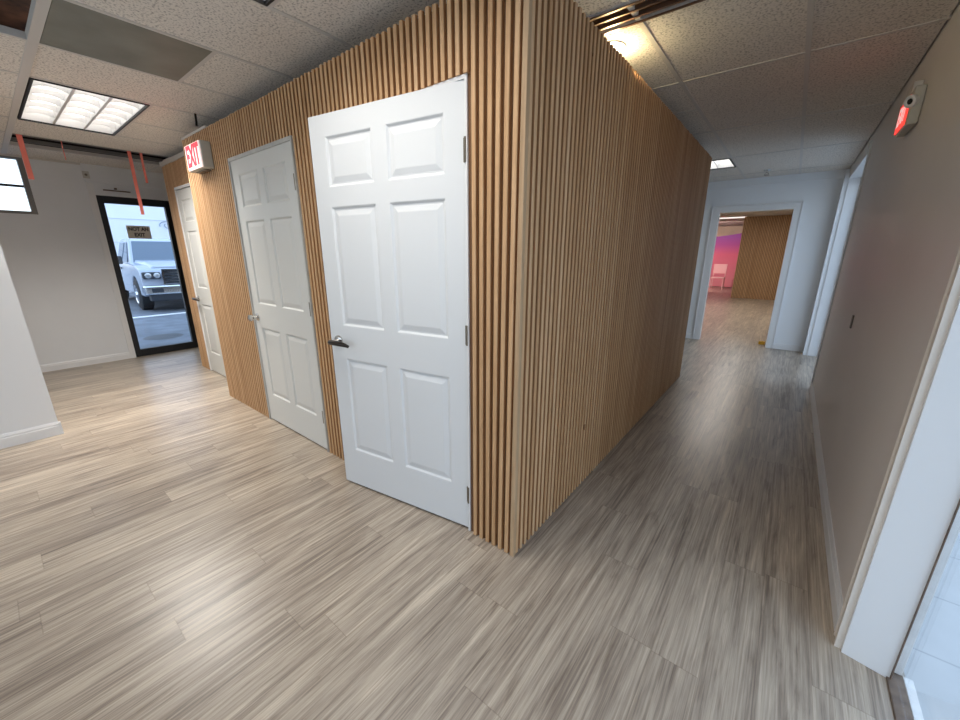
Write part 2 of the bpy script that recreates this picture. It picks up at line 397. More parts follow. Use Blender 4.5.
# end wall of the hall
OX0, OX1, OH = -1.01, -.108, 1.985
wall('wall_end', [(-4.4,OX0,EY,EY+.12,0,TOP),(OX1,.50,EY,EY+.12,0,TOP),(OX0,OX1,EY,EY+.12,OH,TOP)], M['endwhite'], 'pale blue-white end wall of the hall with a cased opening')
wall('wall_hall_left', [(-4.5,-4.4,4.8,EY+.12,0,TOP)], M['wall'], 'wall closing the space behind the slatted block')
tr = MB(); tr.box(-4.4,RX,EY-.012,EY,2.335,2.43); tr.box(-4.4,RX,EY-.022,EY,2.325,2.345)
struct(tr.build('trim_8', M['endwhite']), 'flat white band under the ceiling on the hall end wall', 'trim')
tr = MB()
for (a, b) in ((OX0-.085,OX0+.006),(OX1-.006,OX1+.075)): tr.box(a,b,EY-.018,EY,0,OH+.075)
tr.box(OX0+.006,OX1-.006,EY-.018,EY,OH-.006,OH+.075)
tr.box(OX0-.1,OX0-.085,EY-.026,EY,0,OH+.09); tr.box(OX1+.075,OX1+.088,EY-.026,EY,0,OH+.09); tr.box(OX0-.1,OX1+.088,EY-.026,EY,OH+.075,OH+.09)
struct(tr.build('trim_9', M['trimw'], bevel=.003), 'white casing around the opening in the hall end wall', 'trim')

# baseboards
def baseboard(name, x0, y0, x1, y1, nx, ny, label, mat='trimw', h=.092, t=.013):
    d = Vector((x1-x0, y1-y0, 0)); n = Vector((nx, ny, 0))
    pr = [(0,0),(t,0),(t,h*.68),(t*.7,h*.74),(t*.75,h*.84),(t*.3,h),(0,h)]
    b = MB(); b.prism([Vector((x0,y0,0)) + n*a + Vector((0,0,z)) for a, z in pr], d)
    return struct(b.build(name, M[mat]), label, 'baseboard')
baseboard('baseboard_right', RX, 1.738, RX, 5.135, -1, 0, 'beige-white baseboard along the grey right wall')
baseboard('baseboard_left', LX, .0, LX, 1.0, 1, 0, 'white baseboard on the left end wall')
baseboard('baseboard_partition', -4.377, -3.0, -4.377, .112, 1, 0, 'white moulded baseboard on the short partition', h=.105)
baseboard('baseboard_end_right', OX1+.088, EY, RX, EY, 0, -1, 'white baseboard on the right part of the hall end wall', h=.085)
baseboard('baseboard_end_left', -4.4, EY, OX0-.1, EY, 0, -1, 'white baseboard on the left part of the hall end wall', h=.085)
ep = MB(); ep.box(-4.395,-4.360,.112,.124,0,.10)
struct(ep.build('trim_10', M['trimw']), 'cream end cap of the partition baseboard', 'trim')

# ------------------------------------------------------------------ slatted block
PITCH, SW, SD = .0385, .0235, .016
def slat_prof(p, u, n, w=SW, d=SD):
    """profile of one slat, p origin on backing, u along wall, n outwards"""
    return [p, p + n*d*.85 + u*w*.06, p + n*d + u*w*.16, p + n*d + u*w*.84, p + n*d*.85 + u*w*.94, p + u*w]
def cladding(name, p0, u, n, length, gaps, parent, mat='slat', first=0.0, z0=.002, zt=SZ):
    """gaps: list of (a, b, z) openings between a and b below z"""
    s = MB(); a = first
    while a + SW <= length + 1e-4:
        zb = z0
        for (ga, gb, gz) in gaps:
            if a + SW > ga and a < gb: zb = gz
        p = Vector(p0) + u*a + Vector((0,0,zb))
        s.prism(slat_prof(p, u, n), (0,0,zt-zb+random.uniform(-.003,.003)))
        a += PITCH
    o = s.build(name, M[mat], parent); o.data.materials.append(M['slatside_shaded'])
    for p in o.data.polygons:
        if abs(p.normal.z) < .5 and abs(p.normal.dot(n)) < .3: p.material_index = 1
    return o

ux, uy = Vector((1,0,0)), Vector((0,1,0))
BT = .05
D1 = (-2.03, -1.085, 2.055)      # door 1 opening x0, x1, z
D2 = (-3.36, -2.425, 2.06)
BL = -4.255                      # left end of the near face
wf = MB(); yb = FY+SD
for (a, b, z0, z1) in ((BL,D2[0],0,SZ-.012),(D2[0],D2[1],D2[2],SZ-.012),(D2[1],D1[0],0,SZ-.012),(D1[0],D1[1],D1[2],SZ-.012),(D1[1],FX-SD,0,SZ-.012)):
    wf.box(a, b, yb, yb+BT, z0, z1)
wf = struct(wf.build('wall_front', M['slatback_shaded']), 'oak slatted front face of the central block holding two white doors', 'wall')
L0 = FX - BL
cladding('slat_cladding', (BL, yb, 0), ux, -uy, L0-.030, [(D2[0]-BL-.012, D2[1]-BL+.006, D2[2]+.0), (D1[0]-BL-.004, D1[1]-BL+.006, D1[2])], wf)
# side face
ws = MB(); xb = FX-SD
SYE = 4.81
ws.box(xb-BT, xb, yb+BT, SYE, 0, SZ-.012)
ws = struct(ws.build('wall_side', M['slatback_shaded']), 'oak slatted side face of the central block along the hall', 'wall')
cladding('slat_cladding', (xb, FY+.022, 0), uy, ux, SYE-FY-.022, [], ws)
cn = MB(); cn.box(FX-.020, FX+.002, FY-.002, FY+.020, 0, SZ+.002)
struct(cn.build('trim_11', slat_mat('pale_corner_wood', (.34,.21,.115),(.44,.29,.165),(.54,.38,.23)), bevel=.002), 'pale wooden corner strip of the slatted block', 'trim')
# block back and left return, recess wall
wall('wall_block_back', [(-4.4, FX-SD, SYE-.05, SYE, 0, SZ-.012)], M['wall'], 'back of the slatted block')
wr = MB(); RY = 1.478; RL = -5.70
D3 = (-5.405, -4.50, 2.065)
wr.box(BL, BL+.04, yb+BT, RY+.3, 0, SZ-.012)
for (a, b, z0, z1) in ((RL,D3[0],0,SZ),(D3[0],D3[1],D3[2],SZ),(D3[1],BL,0,SZ)): wr.box(a, b, RY+SD, RY+SD+BT, z0, z1)
wr.box(RL, RL+.05, RY+SD+BT, 3.0, 0, SZ)
wr = struct(wr.build('wall_recess', M['slatback_shaded']), 'set-back slatted face with the third white door', 'wall')
cladding('slat_cladding', (RL, RY+SD, 0), ux, -uy, BL-RL, [(D3[0]-RL-.01, D3[1]-RL+.01, D3[2])], wr)
ed = MB(); ed.box(RL-.02, BL+.0, RY-.006, RY+.06, SZ+.004, SZ+.045); ed.box(BL-.012, BL+.55, FY+.004, FY+.05, SZ+.004, SZ+.02)
struct(ed.build('trim_12', M['tee']), 'pale metal track on top of the set-back slatted face', 'trim')

# ------------------------------------------------------------------ six-panel doors
DW, DH, DT = .907, 2.03, .035
def leaf_mesh(w, h, t):
    """leaf in local x 0..w, z 0..h, front face at y=0 looking to -y"""
    m = MB(); bm = m.bm
    pu = [(.104*w/.907, .410*w/.907), (.493*w/.907, .806*w/.907)]; pz = [(.235,.815),(1.0,1.615),(1.705,1.935)]
    us = [0] + [c for p in pu for c in p] + [w]; zs = [0] + [c for p in pz for c in p] + [h]
    for side in (0, 1):
        yf = 0 if side == 0 else t; sg = 1 if side == 0 else -1
        def P(u, z, d): return (u, yf + sg*d, z)
        for i in range(5):
            for k in range(7):
                if i % 2 == 1 and k % 2 == 1:
                    u0, u1, z0, z1 = us[i], us[i+1], zs[k], zs[k+1]
                    prev = None
                    for ins, d in ((0,0),(.004,.001),(.012,.0085),(.020,.0085),(.024,.007),(.044,.0022),(.048,.0018)):
                        ring = [(u0+ins,z0+ins),(u1-ins,z0+ins),(u1-ins,z1-ins),(u0+ins,z1-ins)]
                        if prev:
                            for q in range(4):
                                a, b = prev[0][q], prev[0][(q+1) % 4]; c, e_ = ring[(q+1) % 4], ring[q]
                                m.quad(P(*a, prev[1]), P(*b, prev[1]), P(*c, d), P(*e_, d))
                        prev = (ring, d)
                    m.quad(*[P(*q, prev[1]) for q in prev[0]])
                else:
                    m.quad(P(us[i],zs[k],0), P(us[i+1],zs[k],0), P(us[i+1],zs[k+1],0), P(us[i],zs[k+1],0))
    for (u0, u1) in ((0,0),(w,w)): m.quad((u0,0,0),(u0,t,0),(u0,t,h),(u0,0,h))
    for z in (0, h): m.quad((0,0,z),(w,0,z),(w,t,z),(0,t,z))
    bmesh.ops.remove_doubles(bm, verts=bm.verts, dist=1e-5)
    return m

def lever(parent, ux_, z, direction, mat='bronze', key=False):
    """lever set on the front face at local x=ux_, height z"""
    ro = MB(); ro.lathe([(.0,0),(.031,0),(.031,.006),(.024,.011),(.0,.012)], (ux_,0,z), (0,-1,0))
    ro.lathe([(.011,.008),(.010,.050)], (ux_,0,z), (0,-1,0), 16)
    h = ro.build('door_handle', M['chrome'], parent, smooth=True, label='round rosette door handle')
    lv = MB(); s = direction
    lv.tube([(ux_-s*.014,-.054,z),(ux_,-.056,z),(ux_+s*.05,-.055,z-.001),(ux_+s*.10,-.053,z-.004),(ux_+s*.118,-.040,z-.016)], [.013,.0145,.0145,.012,.007], 14)
    lv.build('lever', M[mat], h, smooth=True)
    if key:
        k = MB(); k.lathe([(0,0),(.007,0),(.007,.010),(0,.010)], (ux_-s*.0,-.066,z), (0,-1,0), 14)
        k.box(ux_-.002, ux_+.002, -.096, -.074, z-.004, z+.004); k.box(ux_-.0015, ux_+.0015, -.116, -.094, z-.018, z+.010)
        k.build('key', M['steel'], h)
    return h

def hinge_set(parent, x, zs_, mat='steel', y=0):
    for z in zs_:
        h = MB(); h.lathe([(0,-.046),(.0065,-.046),(.0065,.046),(0,.046)], (x, y-.006, z), (0,0,1), 12)
        h.box(x-.012, x-.001, y-.0028, y+.001, z-.044, z+.044)
        h.build('hinge', M[mat], parent, smooth=True)

# door 1: hinged right, ajar; local x runs from latch edge to hinge
a1 = math.radians(9.2)
HX, HY = -1.100, FY+.016
m1 = leaf_mesh(DW, DH, DT).build('door_1', M['door'])
m1.location = (HX - DW*math.cos(a1), HY - DW*math.sin(a1), .012); m1.rotation_euler = (0,0,a1)
struct(m1, 'large white six-panel door standing ajar nearest the slatted corner', 'door')
hinge_set(m1, DW+.003, (1.785, 1.03, .20))
lever(m1, .062, .912, 1, key=False)
# door 2: closed, hinged right
m2 = leaf_mesh(.905, DH, DT).build('door_2', M['doorold'])
m2.location = (D2[0]+.014, FY+.006, .012); struct(m2, 'closed off-white six-panel door left of the open door', 'door')
hinge_set(m2, .905+.004, (1.80, 1.03, .26), 'steel')
kb = MB(); kb.lathe([(0,0),(.030,0),(.030,.005),(.020,.010),(.012,.014),(.011,.034),(.020,.042),(.027,.054),(.026,.064),(.016,.070),(0,.071)], (.055,0,.89), (0,-1,0))
kb.build('door_knob', M['chrome'], m2, smooth=True, label='round satin nickel knob')
# door 3
m3 = leaf_mesh(.885, DH, DT).build('door_3', M['doorold'])
m3.location = (D3[0]+.010, RY+.006, .012); struct(m3, 'white six-panel door in the set-back slatted face near the glass door', 'door')
lever(m3, .055, .875, 1)

def jambs(name, x0, x1, z, yf, label, mat='jambp', t=.014, d=.09, head=.02):
    j = MB(); j.box(x0, x0+t-.002, yf, yf+d, 0, z); j.box(x1-t+.002, x1, yf, yf+d, 0, z); j.box(x0+t-.002, x1-t+.002, yf, yf+d, z-head+.004, z)
    return struct(j.build(name, M[mat]), label, 'door frame')
jambs('trim_13', D1[0], D1[1], D1[2], FY+.008, 'narrow painted frame behind the open white door', 'trimw', d=.10, head=.018)
jambs('trim_14', D2[0], D2[1]+.006, D2[2], FY-.004, 'narrow grey frame around the closed middle door', d=.08, head=.026)
jambs('trim_15', D3[0]-.004, D3[1]+.004, D3[2]+.012, RY-.004, 'narrow frame around the set-back door', 'trimw', d=.08, head=.03)
# rooms behind the doors are dark cupboards
wall('wall_cupboard', [(-4.2,-.9,2.42,2.46,0,SZ-.012)], simple('cupboard_wall',(.5,.46,.4),.8), 'inner wall inside the slatted block')

# ------------------------------------------------------------------ black glass door (left end)
fr = MB(); X0, X1 = LX-.07, LX-.005; st = .062
fr.box(X0, X1, DY0, DY0+st, 0, DZ); fr.box(X0, X1, DY1-st, DY1, 0, DZ)
fr.box(X0, X1, DY0+st, DY1-st, DZ-.085, DZ); fr.box(X0, X1, DY0+st, DY1-st, 0, .10)
gd = struct(fr.build('door_4', M['black'], bevel=.002), 'black framed glass door in the left end wall', 'door')
MB().box(LX-.045, LX-.039, DY0+st, DY1-st, .10, DZ-.085).build('glass_pane', M['glass'], gd)
hb = MB(); hb.tube([(X1,1.735,.86),(X1+.05,1.735,.86),(X1+.05,1.735,1.16),(X1,1.735,1.16)], .013)
hb.build('pull_handle', M['black'], gd, smooth=True)
tr = MB(); tr.box(LX, LX+.014, DY0-.062, DY0-.002, 0, 2.22); tr.box(LX, LX+.014, DY1+.002, DY1+.06, 0, 2.22)
struct(tr.build('trim_16', M['trimw']), 'cream casing beside the black glass door', 'trim')
tr = MB(); tr.box(LX, LX+.022, DY0-.07, 2.4, 2.235, CZ)
struct(tr.build('trim_17', M['wall']), 'plain boxed header above the black glass door', 'trim')
# sign on the glass
pl = MB(); pl.box(LX-.036, LX-.031, 1.283, 1.527, 1.578, 1.742)
pl = pl.build('door_sign', M['plate']); tag(pl, 'small tan plate reading NOT AN EXIT on the black glass door', 'sign')
def text(s, size, loc, rot, mat, parent, name='lettering', ext=.0008, sx=1.0, bold=0.0):
    cu = bpy.data.curves.new('t', 'FONT'); cu.body = s; cu.size = size; cu.extrude = ext; cu.align_x = 'CENTER'; cu.align_y = 'CENTER'; cu.offset = bold
    o = bpy.data.objects.new('t', cu); C.objects.link(o)
    dg = bpy.context.evaluated_depsgraph_get(); me = bpy.data.meshes.new_from_object(o.evaluated_get(dg))
    bpy.data.objects.remove(o)
    q = bpy.data.objects.new(name, me); C.objects.link(q); me.materials.clear(); me.materials.append(mat)
    q.location = loc; q.rotation_euler = rot; q.scale = (sx,1,1); q.parent = parent
    return q
RT = (PI/2, 0, PI/2)
text('NOT AN', .062, (LX-.0298, 1.405, 1.697), RT, M['ink'], pl, bold=.0022, sx=.86)
text('EXIT', .062, (LX-.0298, 1.405, 1.625), RT, M['ink'], pl, bold=.0022, sx=.86)
# plaque and closer bracket above the door
pq = MB(); pq.box(LX+.022, LX+.032, .985, 1.045, 2.265, 2.345)
pq = pq.build('wall_plaque', simple('plaque_grey',(.50,.48,.45),.5), bevel=.002); tag(pq, 'small square grey cover plate high on the end wall above the glass door', 'plate')
MB().lathe([(0,0),(.014,0),(.010,.008),(0,.010)], (LX+.032,1.015,2.305), (1,0,0), 14).build('screw', M['steel'], pq, smooth=True)
br = MB(); br.box(LX, LX+.018, 1.14, 1.40, 2.145, 2.158); br.lathe([(0,0),(.015,0),(.013,.02),(0,.022)], (LX+.012,1.26,2.166), (0,0,1), 14)
tag(br.build('door_bracket', M['brownwood'], bevel=.001), 'thin brown bracket bar on the wall just above the glass door', 'bracket')

# ------------------------------------------------------------------ high window
w = MB(); t_ = .045
w.box(LX-.09,LX+.012,WY0,WY0+t_,WZ0,WZ1); w.box(LX-.09,LX+.012,WY1-t_,WY1,WZ0,WZ1); w.box(LX-.09,LX+.012,WY0+t_,WY1-t_,WZ0,WZ0+.03); w.box(LX-.09,LX+.012,WY0+t_,WY1-t_,WZ1-.03,WZ1)
wn_ = struct(w.build('window_1', simple('window_frame_grey',(.20,.19,.18),.5)), 'high window with grey frame at the top left of the end wall', 'window')
MB().box(LX-.06,LX-.03,WY0+t_,WY1-t_,2.105,2.13).build('window_bar', M['black'], wn_)
MB().box(LX-.055,LX-.050,WY0+t_,WY1-t_,WZ0+.03,WZ1-.03).build('glass_pane', M['glass'], wn_)

# ------------------------------------------------------------------ storefront doors on the right
def storefront(name, y0, y1, label, knob=True):
    s = MB(); x0, x1 = .498, .530
    s.box(x0, x1, y0, y0+.04, .01, OZ); s.box(x0, x1, y1-.04, y1, .01, OZ); s.box(x0, x1, y0+.04, y1-.04, OZ-.045, OZ)
    ym = (y0+y1)/2; s.box(x0, x1, ym-.03, ym+.03, .01, OZ-.045)
    d = struct(s.build(name, M['alu'], bevel=.002), label, 'door')
    MB().box(.512, .517, y0+.04, ym-.03, .012, OZ-.045).build('glass_pane', M['glass'], d)
    MB().box(.512, .517, ym+.03, y1-.04, .012, OZ-.045).build('glass_pane', M['glass'], d)
    h = MB(); h.tube([(x0,ym-.07,.90),(x0-.05,ym-.07,.90),(x0-.05,ym-.07,1.15),(x0,ym-.07,1.15)], .010)
    h.build('pull_handle', M['steel'], d, smooth=True)
    if knob:
        for z in (.35, .62, 1.2, 1.6):
            MB().lathe([(0,0),(.004,0),(.004,.002),(0,.002)], (x0, y1-.02, z), (-1,0,0), 10).build('screw', M['black'], d)
    return d
storefront('door_5', -.45, 1.692, 'aluminium framed glass doorway at the right edge, nearest the viewer')
storefront('door_6', 5.2, 6.958, 'aluminium framed glass doorway at the far end of the right wall', False)
gk = MB(); gk.box(.4972, .4990, 1.612, 1.66, .01, OZ)
struct(gk.build('trim_18', M['brownwood']), 'dark gasket line between the white jamb and the aluminium frame', 'trim')
th = MB(); th.box(.49,.535,-.45,1.66,-.05,.008); th.box(.49,.535,5.2,6.97,-.05,.008)
th = struct(th.build('trim_19', M['brownwood'], bevel=.003), 'worn brown threshold strip in the right doorway', 'threshold')
tw = MB(); tw.box(.535,.560,-.45,1.66,-.05,.006); tw.box(.535,.560,5.2,6.97,-.05,.006)
struct(tw.build('trim_20', M['alu'], bevel=.002), 'scuffed pale metal sill outside the right doorway', 'threshold')

# ------------------------------------------------------------------ big window behind the viewpoint
w = MB()
for x in (-4.10,-2.78,-1.45,-.15): w.box(x, x+.05, -3.07, -3.02, .35, 2.30)
w.box(-4.10,-.10,-3.07,-3.02,.35,.40); w.box(-4.10,-.10,-3.07,-3.02,2.25,2.30)
wb = struct(w.build('window_2', M['alu']), 'shop window behind the viewpoint', 'window')
MB().box(-4.10,-.10,-3.048,-3.043,.40,2.25).build('glass_pane', M['glass'], wb)

# ------------------------------------------------------------------ ceiling lights
def troffer(x0, x1, y0, y1, label, bays=3, rows=6, along='x', group=None, lamp='lamp', tube='tube', power=0):
    cx, cy = (x0+x1)/2, (y0+y1)/2
    e = empty('ceiling_light', (cx, cy, CZ)); tag(e, label, 'ceiling light', 'louvred ceiling lights')
    hx, hy, H = (x1-x0)/2-.012, (y1-y0)/2-.012, .10
    f_ = MB(); t = .012
    f_.box(-hx,-hx+t,-hy,hy,-.010,H); f_.box(hx-t,hx,-hy,hy,-.010,H); f_.box(-hx+t,hx-t,-hy,-hy+t,-.010,H); f_.box(-hx+t,hx-t,hy-t,hy,-.010,H)
    f_.build('frame', M['black'], e)
    li = MB(); q_ = t+.003; li.box(-hx+t,-hx+q_,-hy+t,hy-t,.002,H-.005); li.box(hx-q_,hx-t,-hy+t,hy-t,.002,H-.005); li.box(-hx+q_,hx-q_,-hy+t,-hy+q_,.002,H-.005); li.box(-hx+q_,hx-q_,hy-q_,hy-t,.002,H-.005)
    li.build('liner', M['louver'], e)
    MB().box(-hx+t,hx-t,-hy+t,hy-t,H-.004,H).build('reflector', M[lamp], e)
    L_, W_ = (hx-t, hy-t) if along == 'x' else (hy-t, hx-t)
    def bx(m, a0, a1, b0, b1, z0, z1):
        m.box(a0,a1,b0,b1,z0,z1) if along == 'x' else m.box(b0,b1,a0,a1,z0,z1)
    for k in range(1, bays):
        dv = MB(); b = -W_ + 2*W_*k/bays; bx(dv, -L_, L_, b-.008, b+.008, .001, .055)
        dv.build('divider', M['louver'], e)
    for r in range(1, rows):          # one scalloped blade per row, a scallop in each bay
        lv = MB(); a = -L_ + 2*L_*r/rows; pts = []
        for k in range(bays):
            b0 = -W_ + 2*W_*k/bays; b1 = -W_ + 2*W_*(k+1)/bays
            for q in range(11 if k == bays-1 else 10): pts.append((b0+(b1-b0)*q/10, .022*(1-(2*q/10-1)**2)+.0))
        pts += [(W_, .053), (-W_, .053)]
        if along == 'x': lv.prism([(a-.003, y, z) for y, z in pts], (.006,0,0))
        else: lv.prism([(y, a-.003, z) for y, z in pts], (0,.006,0))
        lv.build('louver', M['louver'], e)
    for k in range(bays):
        b = -W_ + 2*W_*(k+.5)/bays; tb_ = MB()
        p0, p1 = ((-L_+.01,b,.074),(L_-.01,b,.074)) if along == 'x' else ((b,-L_+.01,.074),(b,L_-.01,.074))
        tb_.tube([p0,p1], .0125, 12); tb_.build('lamp_tube', M[tube], e, smooth=True)
    if power:
        l = bpy.data.lights.new('fluorescent', 'AREA'); l.shape = 'RECTANGLE'; l.size = x1-x0-.06; l.size_y = y1-y0-.06
        l.energy = power; l.color = (1,.955,.89); l.spread = math.radians(132)
        lo = bpy.data.objects.new('fluorescent', l); C.objects.link(lo); lo.parent = e; lo.location = (0,0,-.003)
    return e
troffer(-5.045, -3.815, .415, 1.01, 'lit three-bay louvred fluorescent light above the left room', power=34)
troffer(-1.97, -.74, .415, 1.01, 'louvred fluorescent light whose black corner shows at the top edge above the open door', power=8.5)
M['lampdim'] = emis('lamp_dim', (1, .98, .95), 1.3)
M['tubedim'] = emis('tube_dim', (1, .98, .95), 4)
troffer(-1.355, -.74, 5.5, 6.11, 'small square louvred light at the far end of the hall ceiling', bays=1, rows=3, lamp='lampdim', tube='tubedim', power=1.5)

# slot diffuser in the hall ceiling
sd = empty('slot_diffuser', (-.55, 2.04, CZ)); tag(sd, 'long brown metal slot diffuser in the ceiling above the slatted side', 'air vent')
M['diff'] = simple('diffuser_brown', (.26,.17,.12), .32, .7)
d_ = MB()
for (a, b) in ((-.083,-.070),(-.030,-.020),(.022,.034),(.070,.083)): d_.box(-.80, .92, a, b, -.008, .06)
d_.build('slot_rail', M['diff'], sd); MB().box(-.80,.92,-.07,.07,.016,.022).build('backplate', M['diff'], sd)

# bare warm downlight above the block
dl = empty('downlight', (-.935, 2.28, CZ)); tag(dl, 'warm glowing round downlight just above the top of the slats', 'downlight')
MB().lathe([(.052,-.006),(.075,-.006),(.078,-.002),(.078,.0),(.052,.0)], (0,0,0), (0,0,1), 32).build('trim_ring', M['trimw'], dl, smooth=True)
MB().lathe([(0,-.100),(.016,-.097),(.029,-.085),(.034,-.068),(.029,-.050),(.016,-.030),(.014,-.002),(0,-.002)], (0,0,0), (0,0,1), 24).build('bulb', M['bulb'], dl, smooth=True)

# ------------------------------------------------------------------ exit signs
sg = empty('exit_sign', (-3.79, FY, 2.12)); tag(sg, 'red and white lit EXIT sign on the slatted front near its left end', 'exit sign')
bx_ = MB(); bx_.box(-.165,.160,-.075,-.002,-.095,.095); bx_.build('housing', M['signbox'], sg, bevel=.008)
fa = MB(); fa.box(-.160,.155,-.082,-.074,-.090,.090); fa = fa.build('face_plate', M['signwhite'], sg, bevel=.003)
text('EXIT', .205, (-.003,-.083,-.001), (PI/2,0,0), M['signred'], sg, sx=.66, ext=.0015, bold=.006)
MB().box(-.11,.11,-.045,-.012,-.104,-.095).build('base_strip', M['steel'], sg)

s2 = empty('exit_sign', (RX, 3.24, 2.115)); s2.scale = (.85,.85,.85); tag(s2, 'small red-glowing exit sign with a lamp head high on the right wall', 'exit sign')
bx_ = MB(); bx_.box(-.050,-.002,-.19,.17,-.10,.105); bx_.build('housing', M['signbox'], s2, bevel=.008)
MB().box(-.058,-.049,-.13,.155,-.085,.075).build('red_lens', M['red2'], s2, bevel=.002)
text('EXIT', .15, (-.0585, .01, -.005), (PI/2,0,-PI/2), M['signwhite'], s2, sx=.8, ext=.001, bold=.003)
lh = MB(); lh.lathe([(0,0),(.030,0),(.034,.010),(.034,.028),(.027,.032),(.024,.026),(0,.026)], (-.040,-.175,.03), (-.75,-.6,-.25), 24)
lh = lh.build('lamp_head', M['trimw'], s2, smooth=True)
MB().lathe([(0,0),(.016,0),(.012,.004),(0,.005)], Vector((-.040,-.175,.03))+Vector((-.75,-.6,-.25)).normalized()*.0262, (-.75,-.6,-.25), 16).build('bulb', M['ink'], lh, smooth=True)
MB().box(-.046,-.004,-.03,.17,.105,.17).build('mounting_bracket', M['tee'], s2, bevel=.003)

# ------------------------------------------------------------------ hanging ribbons
def ribbon(x, y, z0, z1, w, label, group=None):
    m = MB(); n = 8
    for side in (0,):
        vs = []
        for k in range(n+1):
            z = z0 + (z1-z0)*k/n; dx = .006*math.sin(k*1.1)
            vs.append([m.bm.verts.new((x+dx, y-w/2, z)), m.bm.verts.new((x+dx, y+w/2, z)), m.bm.verts.new((x+dx+.0015, y+w/2, z)), m.bm.verts.new((x+dx+.0015, y-w/2, z))])
        for a, b in zip(vs, vs[1:]):
            for q in range(4): m.bm.faces.new((a[q], a[(q+1)%4], b[(q+1)%4], b[q]))
        m.bm.faces.new(vs[0]); m.bm.faces.new(vs[-1])
    return tag(m.build('ribbon', M['ribbon']), label, 'ribbon', group)
ribbon(-5.6795, .458, CZ+.028, 2.055, .037, 'wide coral ribbon hanging at the left end of the ceiling slot', 'coral ribbons hanging from the ceiling slot')
ribbon(-5.6795, 1.215, CZ+.028, 1.80, .030, 'longest coral ribbon, hanging in front of the black glass door', 'coral ribbons hanging from the ceiling slot')
ribbon(-5.6795, 1.312, CZ+.028, 2.13, .021, 'short coral ribbon just right of the longest one', 'coral ribbons hanging from the ceiling slot')
ribbon(-5.6795, .722, CZ+.028, 2.26, .006, 'hair-thin coral ribbon between the wide ribbon and the glass door', 'coral ribbons hanging from the ceiling slot')

# ------------------------------------------------------------------ wall switch, sprinkler, hook, yellow tape
sw = MB(); sw.box(RX-.008, RX, 3.475, 3.515, .918, 1.005); sw = sw.build('wall_switch', simple('switch_brown', (.20,.165,.14), .4), bevel=.003)
tag(sw, 'narrow brown switch plate on the grey right wall', 'switch')
sp_ = empty('sprinkler', (-.46, 6.60, CZ)); tag(sp_, 'small pendant sprinkler head on the hall ceiling before the end wall', 'sprinkler')
MB().lathe([(0,0),(.042,0),(.040,-.008),(.014,-.012),(.012,-.035),(0,-.035)], (0,0,0), (0,0,1), 24).build('escutcheon', M['chrome'], sp_, smooth=True)
MB().lathe([(0,-.060),(.030,-.060),(.030,-.063),(0,-.063)], (0,0,0), (0,0,1), 18).build('deflector', M['steel'], sp_, smooth=True)
fa = MB(); fa.tube([(-.012,0,-.034),(-.022,0,-.048),(-.010,0,-.061)], .003); fa.tube([(.012,0,-.034),(.022,0,-.048),(.010,0,-.061)], .003); fa.build('frame_arm', M['steel'], sp_, smooth=True)
hk = MB(); hk.tube([(-3.80,1.268,CZ+.0),(-3.80,1.266,2.37),(-3.797,1.262,2.345)], .008)
tag(hk.build('cable_stub', M['bronze'], smooth=True), 'short dark cable end hanging above the slats over the lit sign', 'cable')
yt = MB(); yt.lathe([(.018,0),(.042,0),(.042,.045),(.018,.045),(.018,0)], (-.17, 7.40, .0), (0,0,1), 24)
yt = yt.build('tape_roll', M['bag'], smooth=True); tag(yt, 'small yellow roll on the floor at the foot of the far opening', 'tape')

# ------------------------------------------------------------------ far room
FYE = 20.0
wall('wall_far', [(-5,3,FYE,FYE+.1,0,TOP)], M['tan'], 'tan wall at the very back of the far room')
wall('wall_far_left', [(-5.1,-5,EY+.12,FYE,0,TOP)], M['tan'], 'left wall of the far room')
wall('wall_far_right', [(3,3.1,EY+.12,FYE,0,TOP),(.5,3.1,EY,EY+.12,0,TOP),(-5.1,-4.4,EY,EY+.12,0,TOP)], M['white'], 'right wall of the far room')
fc = MB(); fg = MB()
for i in range(13):
    for k in range(11):
        fc.box(-5+.62*i+.009, -5+.62*(i+1)-.009, 7.3+1.22*k+.009, 7.3+1.22*(k+1)-.009, CZ+.02, CZ+.04)
for i in range(14): fg.box(-5+.62*i-.012, -5+.62*i+.012, 7.3, 20.6, CZ+.012, CZ+.05)
for k in range(12): fg.box(-5, 3.1, 7.3+1.22*k-.012, 7.3+1.22*k+.012, CZ+.012, CZ+.05)
fcm = struct(fc.build('ceiling_far', M['tile']), 'tiled ceiling of the far room', 'ceiling'); fg.build('ceiling_grid', M['tee'], fcm)
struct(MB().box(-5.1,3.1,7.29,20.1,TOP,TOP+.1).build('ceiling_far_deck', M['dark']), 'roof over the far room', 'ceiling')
fw = MB(); fw.box(-1.37, 1.2, 14.65, 14.75, 0, CZ)
fw = struct(fw.build('wall_far_slatted', M['slatback_shaded']), 'oak slatted wall standing in the far room', 'wall')
cladding('slat_cladding', (-1.37, 14.65, 0), ux, -uy, 2.57, [], fw, zt=CZ)
# backdrop with a sagging curved top
bd = MB(); top = []
n = 24
for k in range(n+1):
    s_ = k/n; x = -3.3 + 2.35*s_; top.append((x, 18.9, 1.98 + .34*s_*s_))
bd.prism([(-3.3,18.9,.02)] + [(-.95,18.9,.02)] + top[::-1], (0,.03,0))
tag(bd.build('backdrop', M['backdrop']), 'purple and coral backdrop with a curved top in the far room', 'backdrop')
